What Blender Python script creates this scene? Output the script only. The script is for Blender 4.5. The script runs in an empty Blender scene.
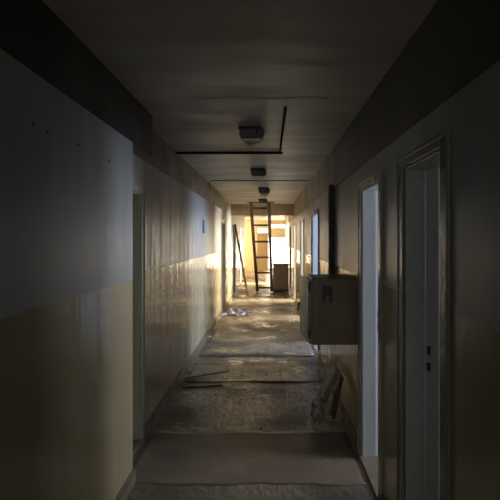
import bpy, bmesh, math, random
from mathutils import Vector, Matrix
random.seed(7)
S = bpy.context.scene
COL = S.collection
R = math.radians

# ------------------------------------------------------------------ camera
EYE = 1.65
cam_d = bpy.data.cameras.new('camera'); cam = bpy.data.objects.new('camera', cam_d); COL.objects.link(cam)
cam.location = (0, 0, EYE); cam.rotation_euler = (R(90), 0, 0)
cam_d.sensor_width = 36; cam_d.lens = 38.88; cam_d.shift_x = -0.038; cam_d.shift_y = -0.022
cam_d.clip_start = 0.05; cam_d.clip_end = 200
S.camera = cam

# ------------------------------------------------------------------ world, exposure
w = bpy.data.worlds.new('world'); S.world = w; w.use_nodes = True
w.node_tree.nodes['Background'].inputs[0].default_value = (0.55, 0.65, 0.8, 1)
w.node_tree.nodes['Background'].inputs[1].default_value = 0.5
S.view_settings.view_transform = 'Standard'; S.view_settings.look = 'None'
S.view_settings.gamma = 1; S.view_settings.use_curve_mapping = False
S.view_settings.exposure = 0.0

# ------------------------------------------------------------------ daylight entering at the windows, and added fill lights
def window_light(name, loc, rot, sx, sy, power, col):
    d = bpy.data.lights.new(name, 'AREA'); d.shape = 'RECTANGLE'; d.size = sx; d.size_y = sy
    d.energy = power; d.color = col
    o = bpy.data.objects.new(name, d); COL.objects.link(o); o.location = loc; o.rotation_euler = rot
    return o
WARM = (1.0, 0.80, 0.50); COOL = (0.74, 0.84, 1.0)
END_Y = 28.0
window_light('daylight_end', (0.12, END_Y + 0.30, 1.25), (R(-90), 0, 0), 1.6, 2.3, 1200, (1.0, 0.86, 0.62))
window_light('fill_hall_left', (-3.15, 25.9, 1.45), (0, R(-90), 0), 1.7, 2.6, 420, WARM)  # added unseen source that brightens the end wall
window_light('fill_left_room', (-3.95, 20.1, 1.5), (0, R(-90), 0), 1.5, 1.8, 5200, (1.0, 0.82, 0.58))  # added source, put in to brighten the right wall and warm the corridor
window_light('daylight_room_a', (4.05, 1.9, 1.6), (0, R(90), 0), 1.3, 1.2, 30, (0.85, 0.92, 1.0))
window_light('daylight_room_b', (4.05, 3.75, 1.6), (0, R(90), 0), 1.3, 1.3, 170, COOL)
window_light('daylight_room_c', (4.05, 8.0, 1.6), (0, R(90), 0), 1.3, 2.4, 470, (0.52, 0.68, 1.0))
window_light('daylight_room_d', (4.05, 11.3, 1.6), (0, R(90), 0), 1.3, 1.5, 800, (1.0, 0.92, 0.78))
window_light('daylight_room_e', (4.05, 14.8, 1.6), (0, R(90), 0), 1.3, 1.5, 1800, (1.0, 0.88, 0.66))
window_light('fill_behind', (-0.17, -4.1, 1.55), (R(90), 0, 0), 1.1, 1.4, 15, (1.0, 0.93, 0.82))  # added weak fill from behind the camera, its source unseen

# ------------------------------------------------------------------ mesh helpers
def box(bm, x0, x1, y0, y1, z0, z1, mi=0):
    vs = [bm.verts.new(p) for p in ((x0,y0,z0),(x1,y0,z0),(x1,y1,z0),(x0,y1,z0),(x0,y0,z1),(x1,y0,z1),(x1,y1,z1),(x0,y1,z1))]
    for f in ((0,3,2,1),(4,5,6,7),(0,1,5,4),(1,2,6,5),(2,3,7,6),(3,0,4,7)):
        fc = bm.faces.new([vs[i] for i in f]); fc.material_index = mi
    return vs
def beamseg(bm, a, b, w, d, up=(0,0,1)):
    """square bar from a to b, w wide across, d deep"""
    a, b = Vector(a), Vector(b); t = (b-a).normalized(); s = t.cross(Vector(up)).normalized(); u = s.cross(t)
    vs = []
    for p in (a, b):
        for i, j in ((-1,-1),(1,-1),(1,1),(-1,1)):
            vs.append(bm.verts.new(p + s*(w/2*i) + u*(d/2*j)))
    for f in ((0,3,2,1),(4,5,6,7),(0,1,5,4),(1,2,6,5),(2,3,7,6),(3,0,4,7)):
        bm.faces.new([vs[i] for i in f])
def tube(bm, pts, r, n=8):
    pts = [Vector(p) for p in pts]; rings = []
    for i, p in enumerate(pts):
        t = (pts[min(i+1, len(pts)-1)] - pts[max(i-1, 0)]).normalized()
        ref = Vector((0,0,1)) if abs(t.z) < 0.9 else Vector((1,0,0))
        s = t.cross(ref).normalized(); u = s.cross(t)
        rings.append([bm.verts.new(p + (s*math.cos(2*math.pi*k/n) + u*math.sin(2*math.pi*k/n))*r) for k in range(n)])
    for a, b in zip(rings, rings[1:]):
        for k in range(n): bm.faces.new((a[k], a[(k+1)%n], b[(k+1)%n], b[k]))
    bm.faces.new(rings[0][::-1]); bm.faces.new(rings[-1])
def prism(bm, prof, y0, y1):
    """profile in x,z extruded along y"""
    a = [bm.verts.new((x, y0, z)) for x, z in prof]; b = [bm.verts.new((x, y1, z)) for x, z in prof]
    n = len(prof)
    bm.faces.new(a); bm.faces.new(b[::-1])
    for i in range(n): bm.faces.new((a[i], b[i], b[(i+1)%n], a[(i+1)%n]))
def obj(name, bm, mats, parent=None, bevel=0, smooth=False, loc=None):
    bmesh.ops.recalc_face_normals(bm, faces=bm.faces)
    me = bpy.data.meshes.new(name); bm.to_mesh(me); bm.free()
    for m in (mats if isinstance(mats, (list, tuple)) else [mats]): me.materials.append(m)
    if smooth:
        for p in me.polygons: p.use_smooth = True
    o = bpy.data.objects.new(name, me); COL.objects.link(o)
    if parent: o.parent = parent
    if loc: o.location = loc
    if bevel:
        md = o.modifiers.new('bevel', 'BEVEL'); md.width = bevel; md.segments = 2; md.limit_method = 'ANGLE'
    return o
def nb(): return bmesh.new()
def tag(o, label, cat, group=None):
    o['label'] = label; o['category'] = cat
    if group: o['group'] = group
    return o
def thing(name, label, cat, loc=(0,0,0), rot=(0,0,0), group=None):
    o = bpy.data.objects.new(name, None); COL.objects.link(o); o.location = loc; o.rotation_euler = rot
    return tag(o, label, cat, group)
def struct(name, bm, m, bevel=0):
    o = obj(name, bm, m, bevel=bevel); o['kind'] = 'structure'; return o
def sroot(name, loc=(0,0,0)):
    o = bpy.data.objects.new(name, None); COL.objects.link(o); o.location = loc; o['kind'] = 'structure'; return o

# ------------------------------------------------------------------ materials
def mat(name, col, rough=0.6, metal=0.0, spec=0.5):
    m = bpy.data.materials.new(name); m.use_nodes = True
    b = m.node_tree.nodes['Principled BSDF']
    b.inputs['Base Color'].default_value = (*col, 1); b.inputs['Roughness'].default_value = rough
    b.inputs['Metallic'].default_value = metal; b.inputs['Specular IOR Level'].default_value = spec
    return m
def noisy(name, c1, c2, rough=(0.4, 0.6), scale=(3,3,3), bump=0.1, bscale=None, detail=5, dist=0.02, spec=0.5, lo=0.35, hi=0.65):
    m = mat(name, c1, rough[0], spec=spec); nt = m.node_tree; N = nt.nodes; L = nt.links; b = N['Principled BSDF']
    g = N.new('ShaderNodeNewGeometry')
    mp = N.new('ShaderNodeMapping'); mp.inputs['Scale'].default_value = scale; L.new(g.outputs['Position'], mp.inputs[0])
    n = N.new('ShaderNodeTexNoise'); n.inputs['Scale'].default_value = 1; n.inputs['Detail'].default_value = detail; L.new(mp.outputs[0], n.inputs['Vector'])
    r = N.new('ShaderNodeMapRange'); r.inputs[1].default_value = lo; r.inputs[2].default_value = hi; L.new(n.outputs[0], r.inputs[0])
    mx = N.new('ShaderNodeMix'); mx.data_type = 'RGBA'; mx.inputs[6].default_value = (*c1, 1); mx.inputs[7].default_value = (*c2, 1)
    L.new(r.outputs[0], mx.inputs[0]); L.new(mx.outputs[2], b.inputs['Base Color'])
    rr = N.new('ShaderNodeMapRange'); rr.inputs[3].default_value = rough[0]; rr.inputs[4].default_value = rough[1]
    L.new(r.outputs[0], rr.inputs[0]); L.new(rr.outputs[0], b.inputs['Roughness'])
    if bump:
        mp2 = N.new('ShaderNodeMapping'); mp2.inputs['Scale'].default_value = bscale or scale; L.new(g.outputs['Position'], mp2.inputs[0])
        n2 = N.new('ShaderNodeTexNoise'); n2.inputs['Scale'].default_value = 1; n2.inputs['Detail'].default_value = 4; L.new(mp2.outputs[0], n2.inputs['Vector'])
        bp = N.new('ShaderNodeBump'); bp.inputs['Strength'].default_value = bump; bp.inputs['Distance'].default_value = dist
        L.new(n2.outputs[0], bp.inputs['Height']); L.new(bp.outputs[0], b.inputs['Normal'])
    return m
def wall_paint(name, up1, up2, lo1, lo2, dado=1.375, streak=0.3, freq=(4,4,0.6)):
    """two-tone oil paint: matter grey above, glossy cream dado below, brushed waviness"""
    m = mat(name, up1); nt = m.node_tree; N = nt.nodes; L = nt.links; b = N['Principled BSDF']
    g = N.new('ShaderNodeNewGeometry'); sp = N.new('ShaderNodeSeparateXYZ'); L.new(g.outputs['Position'], sp.inputs[0])
    mp = N.new('ShaderNodeMapping'); mp.inputs['Scale'].default_value = (2.2, 2.2, 0.5); L.new(g.outputs['Position'], mp.inputs[0])
    n = N.new('ShaderNodeTexNoise'); n.inputs['Scale'].default_value = 1; n.inputs['Detail'].default_value = 7; n.inputs['Roughness'].default_value = 0.6; L.new(mp.outputs[0], n.inputs['Vector'])
    wob = N.new('ShaderNodeMath'); wob.operation = 'MULTIPLY_ADD'; wob.inputs[1].default_value = 0.05; L.new(n.outputs[0], wob.inputs[0]); L.new(sp.outputs[2], wob.inputs[2])
    st = N.new('ShaderNodeMapRange'); st.inputs[1].default_value = dado + 0.02; st.inputs[2].default_value = dado + 0.03; L.new(wob.outputs[0], st.inputs[0])
    def mix(a, c, f):
        x = N.new('ShaderNodeMix'); x.data_type = 'RGBA'
        for i, v in ((6, a), (7, c)):
            if isinstance(v, tuple): x.inputs[i].default_value = (*v, 1)
            else: L.new(v, x.inputs[i])
        L.new(f, x.inputs[0]); return x.outputs[2]
    r = N.new('ShaderNodeMapRange'); r.inputs[1].default_value = 0.35; r.inputs[2].default_value = 0.65; L.new(n.outputs[0], r.inputs[0])
    L.new(mix(mix(lo1, lo2, r.outputs[0]), mix(up1, up2, r.outputs[0]), st.outputs[0]), b.inputs['Base Color'])
    ro = N.new('ShaderNodeMapRange'); ro.inputs[3].default_value = 0.12; ro.inputs[4].default_value = 0.28; L.new(st.outputs[0], ro.inputs[0])
    ra = N.new('ShaderNodeMath'); ra.operation = 'MULTIPLY_ADD'; ra.inputs[1].default_value = 0.10; L.new(r.outputs[0], ra.inputs[0]); L.new(ro.outputs[0], ra.inputs[2])
    L.new(ra.outputs[0], b.inputs['Roughness'])
    mp2 = N.new('ShaderNodeMapping'); mp2.inputs['Scale'].default_value = freq; L.new(g.outputs['Position'], mp2.inputs[0])
    n2 = N.new('ShaderNodeTexNoise'); n2.inputs['Scale'].default_value = 1; n2.inputs['Detail'].default_value = 3; L.new(mp2.outputs[0], n2.inputs['Vector'])
    bp = N.new('ShaderNodeBump'); bp.inputs['Strength'].default_value = streak; bp.inputs['Distance'].default_value = 0.02
    L.new(n2.outputs[0], bp.inputs['Height']); L.new(bp.outputs[0], b.inputs['Normal'])
    return m

M_wall = wall_paint('wall_two_tone_paint', (0.36,0.365,0.37), (0.27,0.275,0.28), (0.44,0.35,0.20), (0.34,0.265,0.145))
M_wallf = wall_paint('wall_two_tone_streaky_paint', (0.40,0.395,0.385), (0.30,0.297,0.29), (0.54,0.44,0.27), (0.42,0.34,0.20), streak=1.0, freq=(7,7,0.8))
M_ceil = noisy('ceiling_plaster', (0.50,0.465,0.40), (0.40,0.37,0.315), (0.4,0.6), (0.8,3.0,1), 0.5, (0.9,5,1), dist=0.015)
M_beam_shaded = noisy('beam_brown_shaded', (0.065,0.052,0.036), (0.05,0.04,0.027), (0.35,0.45), (2,2,2), 0.15)  # shaded copy of the beam brown
M_beamd = noisy('beam_dark_brown_and_hollow_shade', (0.035,0.028,0.018), (0.025,0.02,0.012), (0.4,0.5), (2,2,2), 0.15)
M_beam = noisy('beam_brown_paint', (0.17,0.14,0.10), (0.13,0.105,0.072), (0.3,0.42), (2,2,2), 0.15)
M_cross = noisy('cross_beam_paint', (0.36,0.29,0.20), (0.31,0.25,0.175), (0.4,0.5), (2,2,2), 0.15)
M_floor = noisy('worn_linoleum', (0.25,0.20,0.145), (0.125,0.096,0.068), (0.2,0.5), (1.8,1.6,1), 1.0, (20,10,1), detail=8, dist=0.012, spec=0.6)
M_lino = noisy('pale_linoleum', (0.19,0.137,0.10), (0.14,0.10,0.075), (0.35,0.5), (2,2,1), 0.4, (9,9,1), dist=0.01)
M_frame = noisy('door_frame_oil_paint', (0.42,0.40,0.33), (0.36,0.34,0.28), (0.2,0.3), (3,3,1), 0.15)
M_leafg = noisy('green_grey_door_paint', (0.46,0.45,0.33), (0.40,0.39,0.28), (0.3,0.4), (3,3,1), 0.1)
M_grey = noisy('grey_frame_paint', (0.24,0.235,0.21), (0.20,0.195,0.17), (0.2,0.3), (3,3,1), 0.15)
M_leafw = noisy('pale_door_paint', (0.55,0.56,0.56), (0.48,0.49,0.50), (0.3,0.4), (3,3,1), 0.1)
M_tan = noisy('tan_door_paint', (0.30,0.21,0.11), (0.26,0.18,0.09), (0.3,0.4), (3,3,1), 0.1)
M_hall = noisy('ochre_hall_paint', (0.60,0.46,0.27), (0.54,0.41,0.23), (0.35,0.5), (1.5,1.5,1.5), 0.1)
M_base = noisy('skirting_paint', (0.22,0.18,0.12), (0.14,0.11,0.075), (0.25,0.4), (3,3,3), 0.2)
M_room = noisy('side_room_paint', (0.42,0.43,0.44), (0.36,0.37,0.38), (0.5,0.6), (1,1,1), 0)
M_dark = mat('dark_hole', (0.01,0.01,0.01), 0.7)
M_box = noisy('olive_grey_steel', (0.17,0.12,0.062), (0.13,0.092,0.046), (0.35,0.45), (4,4,4), 0.05)
M_boxd = noisy('pale_steel_door', (0.26,0.235,0.17), (0.20,0.18,0.13), (0.28,0.4), (4,4,4), 0.1)
M_slot = mat('dark_brown_plate', (0.035,0.028,0.02), 0.5)
M_black = mat('black_metal', (0.012,0.011,0.010), 0.4)
M_cable = mat('dark_cable_cover', (0.022,0.018,0.015), 0.8, spec=0.1)
M_cable2 = mat('grey_brown_cable', (0.10,0.085,0.07), 0.7, spec=0.2)
M_rust = noisy('rust_brown_steel', (0.075,0.042,0.024), (0.05,0.028,0.017), (0.45,0.6), (8,8,8), 0.1)
M_wood = noisy('weathered_wood', (0.16,0.12,0.08), (0.10,0.075,0.05), (0.5,0.6), (12,12,1.5), 0.2)
M_pale = noisy('pale_board', (0.34,0.32,0.28), (0.26,0.245,0.21), (0.5,0.6), (6,6,3), 0.2)
M_fridge = noisy('grey_metal_cabinet', (0.30,0.265,0.24), (0.25,0.22,0.20), (0.35,0.45), (4,4,4), 0.05)
M_lamp = mat('grey_lamp_housing', (0.13,0.125,0.12), 0.45)
M_lens = mat('milky_lamp_glass', (1.0,0.97,0.9), 0.5); M_lens.node_tree.nodes['Principled BSDF'].inputs['IOR'].default_value = 1.2; M_lens.node_tree.nodes['Principled BSDF'].inputs['Transmission Weight'].default_value = 0.85
M_rag = noisy('lilac_cloth', (0.60,0.54,0.72), (0.13,0.11,0.18), (0.7,0.8), (22,22,22), 0.2)
M_bund = noisy('crumpled_white_sheet', (0.55,0.56,0.55), (0.16,0.16,0.16), (0.5,0.6), (20,20,20), 0.4)
M_chip = mat('paint_chip', (0.40,0.36,0.29), 0.5)
M_chipd = mat('dark_chip', (0.05,0.038,0.028), 0.6)
M_glass = mat('window_glass', (0.9,0.95,1.0), 0.02)
M_glass.node_tree.nodes['Principled BSDF'].inputs['Transmission Weight'].default_value = 1.0
M_glass.node_tree.nodes['Principled BSDF'].inputs['IOR'].default_value = 1.05

# ------------------------------------------------------------------ dimensions
XR, XN, XL = 0.70, 0.925, 1.05          # right wall, left projecting wall, left wall (negative side)
T = 0.18                                 # wall thickness
CE = 2.62
Y0, YC = -4.0, 23.6
ZB_R, ZB_L = 2.23, 2.31
HZ = 2.02                                # top of the openings
right_open = [(2.08,2.89),(3.31,4.16),(7.55,8.75),(10.8,11.8),(14.0,15.0),(17.2,18.2)]
left_open = [(3.60,4.50),(11.95,12.85),(15.9,16.8),(19.6,20.5)]
CW = 0.10                                # casing width

# ------------------------------------------------------------------ shell
bm = nb(); box(bm, -4.2, 4.4, Y0, END_Y+0.2, -0.12, 0); struct('floor', bm, M_floor)
bm = nb(); box(bm, -4.2, 4.4, Y0, END_Y+0.2, CE, CE+0.12); struct('ceiling', bm, M_ceil)
def wall_with_openings(bm, x0, x1, ya, yb, opens, ztop=CE):
    y = ya
    for a, b in opens:
        a += CW*0.8; b -= CW*0.8
        box(bm, x0, x1, y, a, 0, ztop); box(bm, x0, x1, a, b, HZ+0.04, ztop); y = b
    box(bm, x0, x1, y, yb, 0, ztop)
bm = nb(); wall_with_openings(bm, XR, XR+T, Y0, YC, right_open); struct('wall_right', bm, M_wall)
bm = nb(); wall_with_openings(bm, -XL-T, -XL, Y0, YC, left_open); struct('wall_left', bm, M_wallf)
bm = nb(); box(bm, -XL, -XN, Y0, 3.67, 0, ZB_L); struct('wall_left_projecting', bm, M_wall, bevel=0.006)
bm = nb(); box(bm, -XL-T, -0.72, Y0-0.15, Y0, 0, CE); box(bm, 0.38, XR+T, Y0-0.15, Y0, 0, CE); box(bm, -0.72, 0.38, Y0-0.15, Y0, 0, 0.85); box(bm, -0.72, 0.38, Y0-0.15, Y0, 2.25, CE); struct('wall_back', bm, M_wall)  # opening behind the camera is made up to let the fill in
# lowered beams along both sides and the one crossing the corridor
bm = nb(); box(bm, -XL, -XN+0.005, Y0, 3.67, ZB_L, CE); box(bm, -XN-0.015, -XN+0.005, 3.67, 4.27, ZB_L, CE); box(bm, -XL+0.016, -XN-0.015, 3.67, 4.25, ZB_L+0.06, CE); struct('trim_1', bm, M_beamd)  # last block is a dark filler painting the shade of the beam's hollow
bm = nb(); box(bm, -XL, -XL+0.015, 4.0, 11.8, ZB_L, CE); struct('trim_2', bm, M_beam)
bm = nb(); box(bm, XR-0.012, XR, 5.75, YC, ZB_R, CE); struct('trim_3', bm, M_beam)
bm = nb(); box(bm, XR-0.014, XR, Y0, 5.75, ZB_R-0.035, CE); struct('trim_6', bm, M_beam_shaded)  # near stretch of the right beam, its shade put into a darker colour
bm = nb(); box(bm, -XL, XR-0.012, 15.0, 15.3, ZB_L, CE); struct('trim_4', bm, M_cross)
bm = nb(); tube(bm, [(-0.5+0.09*i, 3.70+0.015*math.sin(i*1.3), CE+0.001) for i in range(11)], 0.006, 6); struct('trim_5', bm, M_ceil)
# skirting boards
def skirt(name, x0, x1, ya, yb, opens):
    bm = nb(); y = ya
    for a, b in opens + [(yb, yb)]:
        box(bm, x0, x1, y, a, 0, 0.075); box(bm, x0 if x0 < 0 else x0+0.008, x1 if x0 > 0 else x1-0.008, y, a, 0.075, 0.09); y = b
    struct(name, bm, M_base)
skirt('baseboard_right', XR-0.02, XR, Y0, YC, right_open)
skirt('baseboard_left', -XL, -XL+0.02, 4.50, YC, left_open[1:])
bm = nb(); box(bm, -XN, -XN+0.02, Y0, 3.67, 0, 0.075); box(bm, -XN, -XN+0.012, Y0, 3.67, 0.075, 0.09); struct('baseboard_left_near', bm, M_base)

# ------------------------------------------------------------------ end hall
bm = nb()
wx0, wx1 = 0.10, 0.86
for a in ((-3.4,-0.64,0,CE), (-0.64,-0.04,0,1.96), (-0.64,-0.04,2.20,CE), (-0.04,0.06,0,0.12), (-0.04,0.06,2.20,CE), (0.06,wx0,0,CE),
          (wx1,4.4,0,CE), (wx0,wx1,0,0.12), (wx0,wx1,2.44,CE), (wx0,wx1,1.74,2.20)):
    box(bm, a[0], a[1], END_Y, END_Y+0.2, a[2], a[3])
struct('wall_end', bm, M_hall)
bm = nb()
box(bm, -3.1, -2.95, YC, 24.5, 0, CE); box(bm, -3.1, -2.95, 27.3, END_Y, 0, CE)
box(bm, -3.1, -2.95, 24.5, 27.3, 0, 0.6); box(bm, -3.1, -2.95, 24.5, 27.3, 2.3, CE)
struct('wall_hall_left', bm, M_hall)
bm = nb(); box(bm, -3.1, -XL-T, YC-0.15, YC, 0, CE); box(bm, XR+T, 4.4, YC-0.15, YC, 0, CE); struct('wall_hall_front', bm, M_hall)

def window(name, x0, x1, z0, z1, y, nx, nz):
    r = sroot(name, ((x0+x1)/2, y, z0)); ox, oy, oz = r.location
    bm = nb(); f = min(0.035, (x1-x0)*0.12)
    X0, X1, Z1 = x0-ox, x1-ox, z1-oz
    box(bm, X0, X0+f, -0.03, 0.03, 0, Z1); box(bm, X1-f, X1, -0.03, 0.03, 0, Z1)
    box(bm, X0+f, X1-f, -0.03, 0.03, 0, f); box(bm, X0+f, X1-f, -0.03, 0.03, Z1-f, Z1)
    for i in range(1, nx): cx = X0+(X1-X0)*i/nx; box(bm, cx-0.014, cx+0.014, -0.02, 0.02, f, Z1-f)
    for i in range(1, nz): cz = Z1*i/nz; box(bm, X0+f, X1-f, -0.018, 0.018, cz-0.012, cz+0.012)
    obj('window_frame', bm, M_frame, r)
    bm = nb(); box(bm, X0+f, X1-f, -0.003, 0.003, f, Z1-f); obj('window_pane', bm, M_glass, r)
    return r
window('window_1', wx0, wx1, 0.12, 1.74, END_Y+0.1, 2, 4)
window('window_2', wx0, wx1, 2.20, 2.44, END_Y+0.1, 2, 1)
window('window_4', -0.64, -0.04, 1.96, 2.20, END_Y+0.1, 2, 1)
window('window_5', -0.04, 0.06, 0.12, 2.20, END_Y+0.1, 1, 2)
# unseen hall side window, added to light the end wall
r = sroot('window_added_3', (-3.03, 25.9, 0.6)); bm = nb()
for a, b, c, d in ((-1.4,-1.34,0,1.7),(1.34,1.4,0,1.7),(-1.34,1.34,0,0.06),(-1.34,1.34,1.64,1.7),(-0.02,0.02,0.06,1.64)):
    box(bm, -0.03, 0.03, a, b, c, d)
obj('window_frame', bm, M_frame, r)

# ------------------------------------------------------------------ side rooms behind the open doors
def side_room(name, ya, yb, wy0, wy1, wz0=0.95, wz1=2.25):
    bm = nb(); x0, x1 = XR+T, 3.9
    box(bm, x0, x1, ya-0.05, ya, 0, CE); box(bm, x0, x1, yb, yb+0.05, 0, CE)
    box(bm, x1, x1+0.12, ya, wy0, 0, CE); box(bm, x1, x1+0.12, wy1, yb, 0, CE)
    box(bm, x1, x1+0.12, wy0, wy1, 0, wz0); box(bm, x1, x1+0.12, wy0, wy1, wz1, CE)
    struct('wall_'+name, bm, M_room)
bm = nb()  # unseen left room, made up to hold the added warm light
box(bm, -3.8, -XL-T, 18.15, 18.2, 0, CE); box(bm, -3.8, -XL-T, 22.0, 22.05, 0, CE)
box(bm, -3.95, -3.8, 18.2, 19.2, 0, CE); box(bm, -3.95, -3.8, 21.0, 22.0, 0, CE); box(bm, -3.95, -3.8, 19.2, 21.0, 0, 0.75); box(bm, -3.95, -3.8, 19.2, 21.0, 2.25, CE)
struct('wall_added_room_left', bm, M_room)
side_room('side_room_near', 0.6, 3.10, 1.3, 2.5)
side_room('side_room_second', 3.16, 6.2, 3.1+0.1, 4.4)
side_room('side_room_third', 6.4, 9.6, 6.8, 9.2)
side_room('side_room_fourth', 9.8, 13.0, 10.55, 12.05)
side_room('side_room_fifth', 13.2, 16.4, 14.05, 15.55)
side_room('side_room_sixth', 16.6, 19.6, 17.3, 18.3)

# ------------------------------------------------------------------ doors
def door(n, side, ya, yb, leaf, leafmat, ang=0, strike=True, liner=None, casing=None):
    """side=+1 right wall. Casing on the corridor face, lining through the wall, strike plate, leaf."""
    xw = XR if side > 0 else -XL
    r = sroot('door_%d' % n, (xw, (ya+yb)/2, 0))
    h = (yb-ya)/2; s = side
    def sb(bm, x0, x1, *a):
        box(bm, min(s*x0, s*x1), max(s*x0, s*x1), *a)
    bm = nb(); zt = HZ+0.055
    sb(bm, -0.012, 0, -h, -h+CW, 0, zt); sb(bm, -0.012, 0, h-CW, h, 0, zt); sb(bm, -0.012, 0, -h+CW, h-CW, HZ, zt)
    sb(bm, -0.018, -0.012, -h, -h+0.02, 0, zt); sb(bm, -0.018, -0.012, h-0.02, h, 0, zt); sb(bm, -0.018, -0.012, -h+0.02, h-0.02, zt-0.02, zt)
    obj('door_casing', bm, casing or M_frame, r, bevel=0.004)
    bm = nb()
    for a, b in ((-h+CW*0.8, -h+CW), (h-CW, h-CW*0.8)): sb(bm, 0, T, a, b, 0, HZ)
    sb(bm, 0, T, -h+CW*0.8, h-CW*0.8, HZ, HZ+0.04)
    # rebate stop
    sb(bm, 0, 0.105, h-CW-0.014, h-CW, 0, HZ-0.014); sb(bm, 0, 0.105, -h+CW, -h+CW+0.014, 0, HZ-0.014); sb(bm, 0, 0.105, -h+CW, h-CW, HZ-0.014, HZ)
    obj('door_lining', bm, liner or (M_frame if leaf != 'open' else M_leafw), r, bevel=0.003)
    bm = nb(); sb(bm, -0.02, T, -h+CW, h-CW, 0, 0.022); obj('threshold', bm, M_base, r, bevel=0.004)
    if strike:
        bm = nb()
        for z in (1.075, 0.99): sb(bm, 0.118, 0.135, h-CW-0.0025, h-CW+0.001, z-0.022, z+0.022)
        obj('strike_plate_hole', bm, M_dark, r)
    W = 2*h - 2*CW - 0.01
    bm = nb()
    box(bm, 0, W, -0.02, 0.02, 0.028, HZ-0.018)
    if leaf == 'closed':
        lf = obj('door_leaf', bm, leafmat, r, bevel=0.003)
        lf.location = (s*0.125, -h+CW+0.005, 0); lf.rotation_euler = (0, 0, R(90))
        hy = W-0.07; hx = 1 if s > 0 else -1
        b2 = nb(); tube(b2, [(hy, 0.02*hx, 1.05), (hy, 0.06*hx, 1.05), (hy-0.11, 0.06*hx, 1.05)], 0.009); box(b2, hy-0.02, hy+0.02, min(0.02*hx,0.025*hx), max(0.02*hx,0.025*hx), 0.93, 1.12)
        obj('door_handle', b2, M_black, lf)
    else:
        lf = obj('door_leaf', bm, leafmat, r, bevel=0.003)      # hung on the near jamb, swung into the room
        lf.location = (s*(T+0.04), -h+CW+0.02, 0); lf.rotation_euler = (0, 0, R(ang if s > 0 else 180-ang))
        b2 = nb(); tube(b2, [(W-0.07, 0.02, 1.05), (W-0.07, 0.06, 1.05), (W-0.18, 0.06, 1.05)], 0.009)
        obj('door_handle', b2, M_black, lf)
    return r
door(1, 1, *right_open[0], 'open', M_leafw, 8, liner=M_grey, casing=M_grey)
door(2, 1, *right_open[1], 'open', M_leafw, 8)
door(3, 1, *right_open[2], 'open', M_leafw, 5)
door(4, 1, *right_open[3], 'open', M_leafw, 5)
door(5, 1, *right_open[4], 'open', M_leafw, 5)
door(6, 1, *right_open[5], 'closed', M_leafw)
door(7, -1, *left_open[0], 'closed', M_leafg, liner=M_leafg, casing=M_leafg)
door(8, -1, *left_open[1], 'closed', M_leafg, liner=M_leafw)
door(9, -1, *left_open[2], 'closed', M_tan, liner=M_leafw)
door(10, -1, *left_open[3], 'open', M_leafw, 8)  # made up as open so the added left-room light gets through
# end door beside the window
r = sroot('door_11', (-0.33, END_Y, 0)); bm = nb()
box(bm, -0.33, -0.27, -0.03, 0, 0, 1.95); box(bm, 0.25, 0.285, -0.03, 0, 0, 1.95); box(bm, -0.27, 0.25, -0.03, 0, 1.91, 1.95)
obj('door_casing', bm, M_frame, r, bevel=0.004)
bm = nb(); box(bm, -0.27, 0.25, -0.015, 0, 0.01, 1.91); obj('door_leaf', bm, M_tan, r)

# ------------------------------------------------------------------ wall-mounted steel box
b = thing('electrical_cabinet', 'olive grey steel box hung on the right wall, its door ajar', 'cabinet', (XR, 4.47, 0.826))
BD = 0.366; hy = 0.27; BH = 0.515
bm = nb()
box(bm, -BD, -0.004, -hy, -hy+0.02, 0, BH); box(bm, -BD, -0.004, hy-0.02, hy, 0, BH)
box(bm, -BD, -0.004, -hy+0.02, hy-0.02, 0, 0.02); box(bm, -BD, -0.004, -hy+0.02, hy-0.02, BH-0.02, BH); box(bm, -0.02, -0.004, -hy+0.02, hy-0.02, 0.02, BH-0.02)
obj('cabinet_body', bm, M_box, b, bevel=0.004)
bm = nb(); box(bm, -0.018, 0, 0, 2*hy-0.01, 0.006, BH-0.012)
box(bm, -0.024, -0.018, 0.03, 2*hy-0.04, 0.04, BH-0.045)
d = obj('cabinet_door', bm, M_boxd, b, bevel=0.003); d.location = (-BD-0.002, -hy+0.004, 0); d.rotation_euler = (0, 0, R(4.5))
bm = nb(); tube(bm, [(-0.024, 0.50, 0.265), (-0.036, 0.50, 0.265)], 0.012); beamseg(bm, (-0.038, 0.50, 0.275), (-0.038, 0.50, 0.20), 0.016, 0.012, up=(0,1,0))
obj('cabinet_latch', bm, M_black, d)
bm = nb(); tube(bm, [(-0.018,0.0,0.05),(-0.018,0.0,0.12)], 0.008); obj('cabinet_hinge', bm, M_black, d); bm = nb(); tube(bm, [(-0.018,0.0,0.42),(-0.018,0.0,0.49)], 0.008); obj('cabinet_hinge', bm, M_black, d)
bm = nb()   # dark arch-shaped slot plate on the side facing us
y_ = -hy-0.006; box(bm, -0.285, -0.205, y_, -hy, BH-0.075, BH-0.055); box(bm, -0.285, -0.262, y_, -hy, BH-0.185, BH-0.075); box(bm, -0.232, -0.205, y_, -hy, BH-0.185, BH-0.075)
box(bm, -0.262, -0.232, -hy-0.002, -hy, BH-0.13, BH-0.075)
obj('slot_plate', bm, M_slot, b, bevel=0.002)
bm = nb(); tube(bm, [(-0.29,0.1,0.0),(-0.29,0.1,-0.05),(-0.275,0.12,-0.10)], 0.009); obj('cabinet_cable', bm, M_pale, b)
bm = nb(); box(bm, XR-0.06, XR, 5.75, 5.85, 0.9, ZB_R)
tag(obj('cable_trunking', bm, M_rust, bevel=0.004), 'dark brown vertical duct running down the right wall behind the steel box', 'duct')

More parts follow.
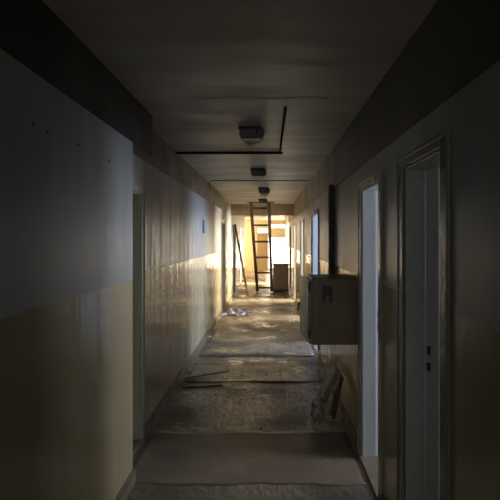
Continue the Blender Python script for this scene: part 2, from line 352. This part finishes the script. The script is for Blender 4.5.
# ------------------------------------------------------------------ ceiling cable covers
bm = nb(); box(bm, -XL+0.015, 0.15, 6.0, 6.04, CE-0.022, CE); box(bm, 0.112, 0.13, 3.95, 6.0, CE-0.016, CE)
tag(obj('ceiling_conduit', bm, M_cable), 'dark L-shaped cable cover on the ceiling around the nearest lamp', 'conduit')
bm = nb(); tube(bm, [(-0.99,9.2,2.5),(-0.99,8.95,2.56),(-0.97,8.9,2.60),(-0.9,8.9,2.612),(0.0,8.9,2.612),(XR-0.03,8.86,2.612)], 0.006)
tag(obj('ceiling_cable', bm, M_cable2), 'thin dark cable crossing the ceiling behind the second lamp', 'cable')

# ------------------------------------------------------------------ ceiling lamps
def lamp_parts(root):
    bm = nb(); box(bm, -0.115, 0.085, -0.05, 0.05, -0.022, 0); obj('mounting_plate', bm, M_black, root, bevel=0.004)
    bm = nb()
    prof = [(-0.105,-0.022),(-0.108,-0.075),(-0.092,-0.105),(0.092,-0.105),(0.108,-0.075),(0.105,-0.022)]
    prism(bm, prof, -0.075, 0.075); obj('lamp_housing', bm, M_lamp, root, bevel=0.010)
    bm = nb(); seg, rg = 16, 5; rings = []
    for j in range(rg+1):
        a = j/rg*math.pi/2
        rings.append([bm.verts.new((0.084*math.cos(a)*math.copysign(abs(math.cos(t))**0.6, math.cos(t)), 0.062*math.cos(a)*math.copysign(abs(math.sin(t))**0.6, math.sin(t)), -0.102-0.05*math.sin(a))) for t in [2*math.pi*k/seg for k in range(seg)]])
    for p, q in zip(rings, rings[1:]):
        for k in range(seg): bm.faces.new((p[k], p[(k+1)%seg], q[(k+1)%seg], q[k]))
    bmesh.ops.remove_doubles(bm, verts=bm.verts, dist=1e-5)
    obj('lamp_glass', bm, M_lens, root, smooth=True)
    bm = nb(); box(bm, 0.035, 0.055, -0.082, -0.074, -0.060, -0.03); obj('lamp_clip', bm, M_black, root)
lamps = [(-0.148, 4.70, 'nearest ceiling lamp, dark housing over milky glass inside the L-shaped cable cover'),
         (-0.14, 7.45, 'second ceiling lamp, small dark box between the cable cover and the thin cable'),
         (-0.09, 10.2, 'third ceiling lamp, just in front of the top of the ladder'),
         (-0.14, 13.1, 'small ceiling lamp right over the top of the tall ladder'),
         (-0.18, 20.5, 'far ceiling lamp seen between the ladder rails, behind the cross beam')]
proto = None
for x, y, lab in lamps:
    if proto is None:
        proto = thing('ceiling_lamp', lab, 'lamp', (x, y, CE), group='ceiling lamps along the corridor'); lamp_parts(proto)
    else:
        c = proto.copy(); COL.objects.link(c); c.location = (x, y, CE); c['label'] = lab
        for ch in list(proto.children):
            k = ch.copy(); COL.objects.link(k); k.parent = c

# ------------------------------------------------------------------ tall ladder
foot_l, foot_r = Vector((-0.36, 16.8, 0.0)), Vector((0.085, 16.8, 0.0))
top_l, top_r = Vector((-0.475, 14.15, 2.60)), Vector((0.0, 14.15, 2.60))
ld = thing('ladder', 'tall dark ladder standing up to the ceiling in the middle of the corridor', 'ladder', (-0.14, 16.8, 0))
o_ = Vector((-0.14, 16.8, 0))
for a, b_ in ((foot_l, top_l), (foot_r, top_r)):
    bm = nb(); beamseg(bm, a-o_+Vector((0,0,0.035)), b_-o_, 0.085, 0.06); obj('ladder_rail', bm, M_rust, ld, bevel=0.004)
for t in (0.058, 0.246, 0.430, 0.606, 0.779, 0.948):
    bm = nb(); beamseg(bm, foot_l.lerp(top_l, t)-o_, foot_r.lerp(top_r, t)-o_, 0.05, 0.055); obj('ladder_rung', bm, M_rust, ld, bevel=0.003)
bm = nb(); box(bm, -0.56, 0.14, 14.03, 14.08, CE-0.028, CE)
tag(obj('ceiling_batten', bm, M_wood, bevel=0.003), 'thin brown batten fixed across the ceiling at the ladder top', 'batten')

# leaning pole with a small lamp-like tip at left
bm = nb(); beamseg(bm, (-0.60, 15.35, 0.02), (-1.005, 16.0, 2.08), 0.055, 0.045, up=(0,1,0))
tag(obj('wooden_pole', bm, M_wood, bevel=0.004), 'long narrow wooden plank leaning against the left wall left of the ladder', 'plank')

# grey cabinet on the floor
f = thing('metal_cabinet', 'grey waist-high metal cabinet standing on the floor right of the ladder', 'cabinet', (0.375, 17.3, 0))
bm = nb(); box(bm, -0.25, 0.25, -0.24, 0.26, 0.03, 0.83); obj('cabinet_body', bm, M_fridge, f, bevel=0.008)
bm = nb(); box(bm, -0.245, 0.245, -0.262, -0.242, 0.04, 0.82); dd = obj('cabinet_door', bm, M_fridge, f, bevel=0.005)
bm = nb(); box(bm, 0.19, 0.205, -0.29, -0.262, 0.55, 0.70); obj('door_handle', bm, M_black, dd, bevel=0.003)
bm = nb(); box(bm, -0.265, 0.265, -0.27, 0.27, 0.83, 0.862); obj('cabinet_top', bm, M_pale, f, bevel=0.006)
bm = nb(); box(bm, -0.24, 0.24, -0.22, 0.24, 0, 0.03); obj('cabinet_plinth', bm, M_black, f)

# small box on the left wall
bm = nb(); box(bm, -XL, -XL+0.03, 8.55, 8.85, 1.74, 1.96)
tag(obj('junction_box', bm, M_room, bevel=0.005), 'small flat grey box on the upper left wall near the lowered beam', 'box')

# wall plugs
pl = None
for k, (px, py, lab) in enumerate(((33,124,'leftmost of four small dark wall plugs in the near left wall'), (47,132,'second of four small dark wall plugs, close beside the leftmost'),
                    (78,145,'third of four small dark wall plugs in the near left wall'), (109,161,'rightmost of four small dark wall plugs, nearest the wall corner'))):
    Y = 540*XN/(269-px); z = EYE+(239-py)*Y/540
    if pl is None:
        bm = nb(); tube(bm, [(-0.004,0,0),(0.004,0,0)], 0.006, 10); pl = obj('wall_plug', bm, M_dark); c = pl
    else: c = pl.copy(); COL.objects.link(c)
    c.location = (-XN, Y, z); tag(c, lab, 'wall plug', 'plugs in the near left wall')

# ------------------------------------------------------------------ floor coverings and litter
def sheet(name, x0, x1, ya, yb, z, m, amp=0.02, curl=0.0, seed=1, nx=40, ny=24, th=0.003):
    rnd = random.Random(seed)
    ph = [rnd.uniform(0, 6.28) for _ in range(6)]
    def e(x, k): return amp*(math.sin(x*7+ph[k])+0.6*math.sin(x*17+ph[k+1])+0.35*math.sin(x*41+ph[k+2]))
    bm = nb(); g = []
    for j in range(ny+1):
        row = []
        for i in range(nx+1):
            x = x0+(x1-x0)*i/nx; a = ya+e(x, 0); b_ = yb+e(x, 3); v = j/ny; y = a+(b_-a)*v
            lift = curl*(max(0, 1-v*6)**2*abs(math.sin(x*3.1+ph[1])) + max(0, (v-0.85)/0.15)**2*abs(math.sin(x*4.3+ph[2])))
            row.append(bm.verts.new((x, y, z+lift)))
        g.append(row)
    for j in range(ny):
        for i in range(nx): bm.faces.new((g[j][i], g[j][i+1], g[j+1][i+1], g[j+1][i]))
    o = obj(name, bm, m, smooth=True); md = o.modifiers.new('thick', 'SOLIDIFY'); md.thickness = th; md.offset = 1
    return o
tag(sheet('linoleum_sheet', -1.0, 0.66, 3.62, 4.62, 0.001, M_lino, 0.012, 0.004, 3), 'pale torn linoleum sheet across the floor in the foreground', 'floor covering')
tag(sheet('linoleum_sheet', -0.98, 0.62, 6.22, 7.2, 0.001, M_floor, 0.02, 0.012, 5), 'brown linoleum sheet with a raised near edge before the steel box', 'floor covering')
tag(sheet('linoleum_sheet', -0.98, 0.64, 7.55, 12.9, 0.001, M_floor, 0.012, 0.003, 9), 'long worn linoleum sheet on the floor up to the lilac rag', 'floor covering')

def lath(a, b_, lab):
    bm = nb(); beamseg(bm, a, b_, 0.018, 0.010); tag(obj('wood_lath', bm, M_wood), lab, 'lath', 'thin laths by the left skirting')
lath((-0.96, 5.96, 0.006), (-0.53, 6.08, 0.006), 'straight dark lath on the floor by the left skirting, nearer one')
lath((-0.98, 6.30, 0.006+0.02), (-0.5, 6.62, 0.03), 'slanting pale lath on the floor by the left skirting, farther one')

# lilac rag
bm = nb(); rnd = random.Random(4); nx, ny = 34, 16; g = []
for j in range(ny+1):
    row = []
    for i in range(nx+1):
        u, v = i/nx*2-1, j/ny*2-1; rr = math.sqrt(u*u+v*v)
        env = max(0, 1-rr**2*0.55)
        h_ = 0.65*env*(0.06 + 0.055*math.sin(u*9+v*4) + 0.045*math.sin(u*17-v*7+1) + 0.03*math.sin(v*13+u*23) + rnd.uniform(-.012,.012))
        row.append(bm.verts.new((u*0.31*(1+0.12*math.sin(v*5)), v*0.42*(1+0.15*math.sin(u*6+1)), max(0.006, h_))))
    g.append(row)
for j in range(ny):
    for i in range(nx): bm.faces.new((g[j][i], g[j][i+1], g[j+1][i+1], g[j+1][i]))
rg = obj('rag', bm, M_rag, smooth=True, loc=(-0.72, 12.0, 0.0055)); md = rg.modifiers.new('t', 'SOLIDIFY'); md.thickness = 0.004; md.offset = 1
tag(rg, 'crumpled lilac and white rag on the floor beside the left wall', 'rag')

# boards leaning under the steel box
bm = nb(); beamseg(bm, (0.475, 5.24, 0.015), (0.655, 5.24, 0.40), 0.055, 0.24, up=(0,1,0))
tag(obj('pale_board', bm, M_pale, bevel=0.003), 'short pale board leaning against the right wall below the steel box', 'board')
bm = nb(); beamseg(bm, (0.585, 4.97, 0.012), (0.665, 4.99, 0.39), 0.03, 0.14, up=(0,1,0))
tag(obj('dark_board', bm, M_rust, bevel=0.003), 'short dark board leaning on the right wall behind the pale board', 'board')
bm = nb(); bmesh.ops.create_icosphere(bm, subdivisions=4, radius=1)
rnd = random.Random(2); 
for v in bm.verts:
    n = v.co.copy(); k = 1+0.14*math.sin(n.x*7+n.z*5)+0.11*math.sin(n.y*11+n.x*4)+0.08*math.sin(n.z*17+n.y*9)+0.05*math.sin(n.x*29+n.y*21)
    v.co = Vector((n.x*0.058*k, n.y*0.08*k, n.z*0.125*k)); 
bmesh.ops.rotate(bm, verts=bm.verts, cent=(0,0,0), matrix=Matrix.Rotation(R(18), 3, 'Y'))
mz = min(v.co.z for v in bm.verts)
for v in bm.verts: v.co.z -= mz
tag(obj('paper_bundle', bm, M_bund, smooth=True, loc=(0.435, 4.80, 0.0)), 'crumpled white paper bundle on the floor at the foot of the pale board', 'paper')

# plaster crumbs: uncountable litter
bm = nb(); rnd = random.Random(11)
for k in range(2400):
    Y = 5.4 + 14*rnd.random()**0.8; x = rnd.uniform(-0.98, 0.63)
    if (11.4 < Y < 12.6 and x < -0.3) or (16.9 < Y < 17.7 and x > 0.05) or (5.8 < Y < 6.75 and x < -0.45) or 6.1 < Y < 6.4: continue
    s = 0.003 + 0.013*rnd.random()**2.5; a = rnd.uniform(0, 6.28); n = rnd.choice((4,5,6)); z = 0.005
    top = [bm.verts.new((x+s*rnd.uniform(.6,1.2)*math.cos(a+6.283*i/n), Y+s*1.3*rnd.uniform(.6,1.2)*math.sin(a+6.283*i/n), z+rnd.uniform(0.001,0.008))) for i in range(n)]
    bot = [bm.verts.new((v.co.x, v.co.y, 0.0048)) for v in top]
    mi = 0 if rnd.random() < 0.85 else 1
    fc = bm.faces.new(top); fc.material_index = mi
    for i in range(n):
        fc = bm.faces.new((bot[i], bot[(i+1)%n], top[(i+1)%n], top[i])); fc.material_index = mi
lt = tag(obj('plaster_litter', bm, [M_chip, M_chipd]), 'crumbs of plaster and flaked paint scattered over the corridor floor', 'litter'); lt['kind'] = 'stuff'
# larger single flakes
for px, py, lab in ((254,399,'larger dark paint flake left of two in mid-foreground floor'), (261,430,'dark paint flake lying on the far edge of the pale linoleum'), (228,398,'dark flake on the brown floor left of the larger flake')):
    Y = 891/(py-239); x = (px-269)*Y/540
    bm = nb(); vs = []
    for i in range(7):
        a = 6.283*i/7; rr = 0.02*random.uniform(.6, 1.1); vs.append(bm.verts.new((rr*0.7*math.cos(a), rr*1.5*math.sin(a), random.uniform(0.001, 0.012))))
    bm.faces.new(vs); o = obj('paint_flake', bm, M_chipd, loc=(x, Y, 0.004)); md = o.modifiers.new('t', 'SOLIDIFY'); md.thickness = 0.003; md.offset = 1
    tag(o, lab, 'paint flake', 'dark paint flakes on the floor')
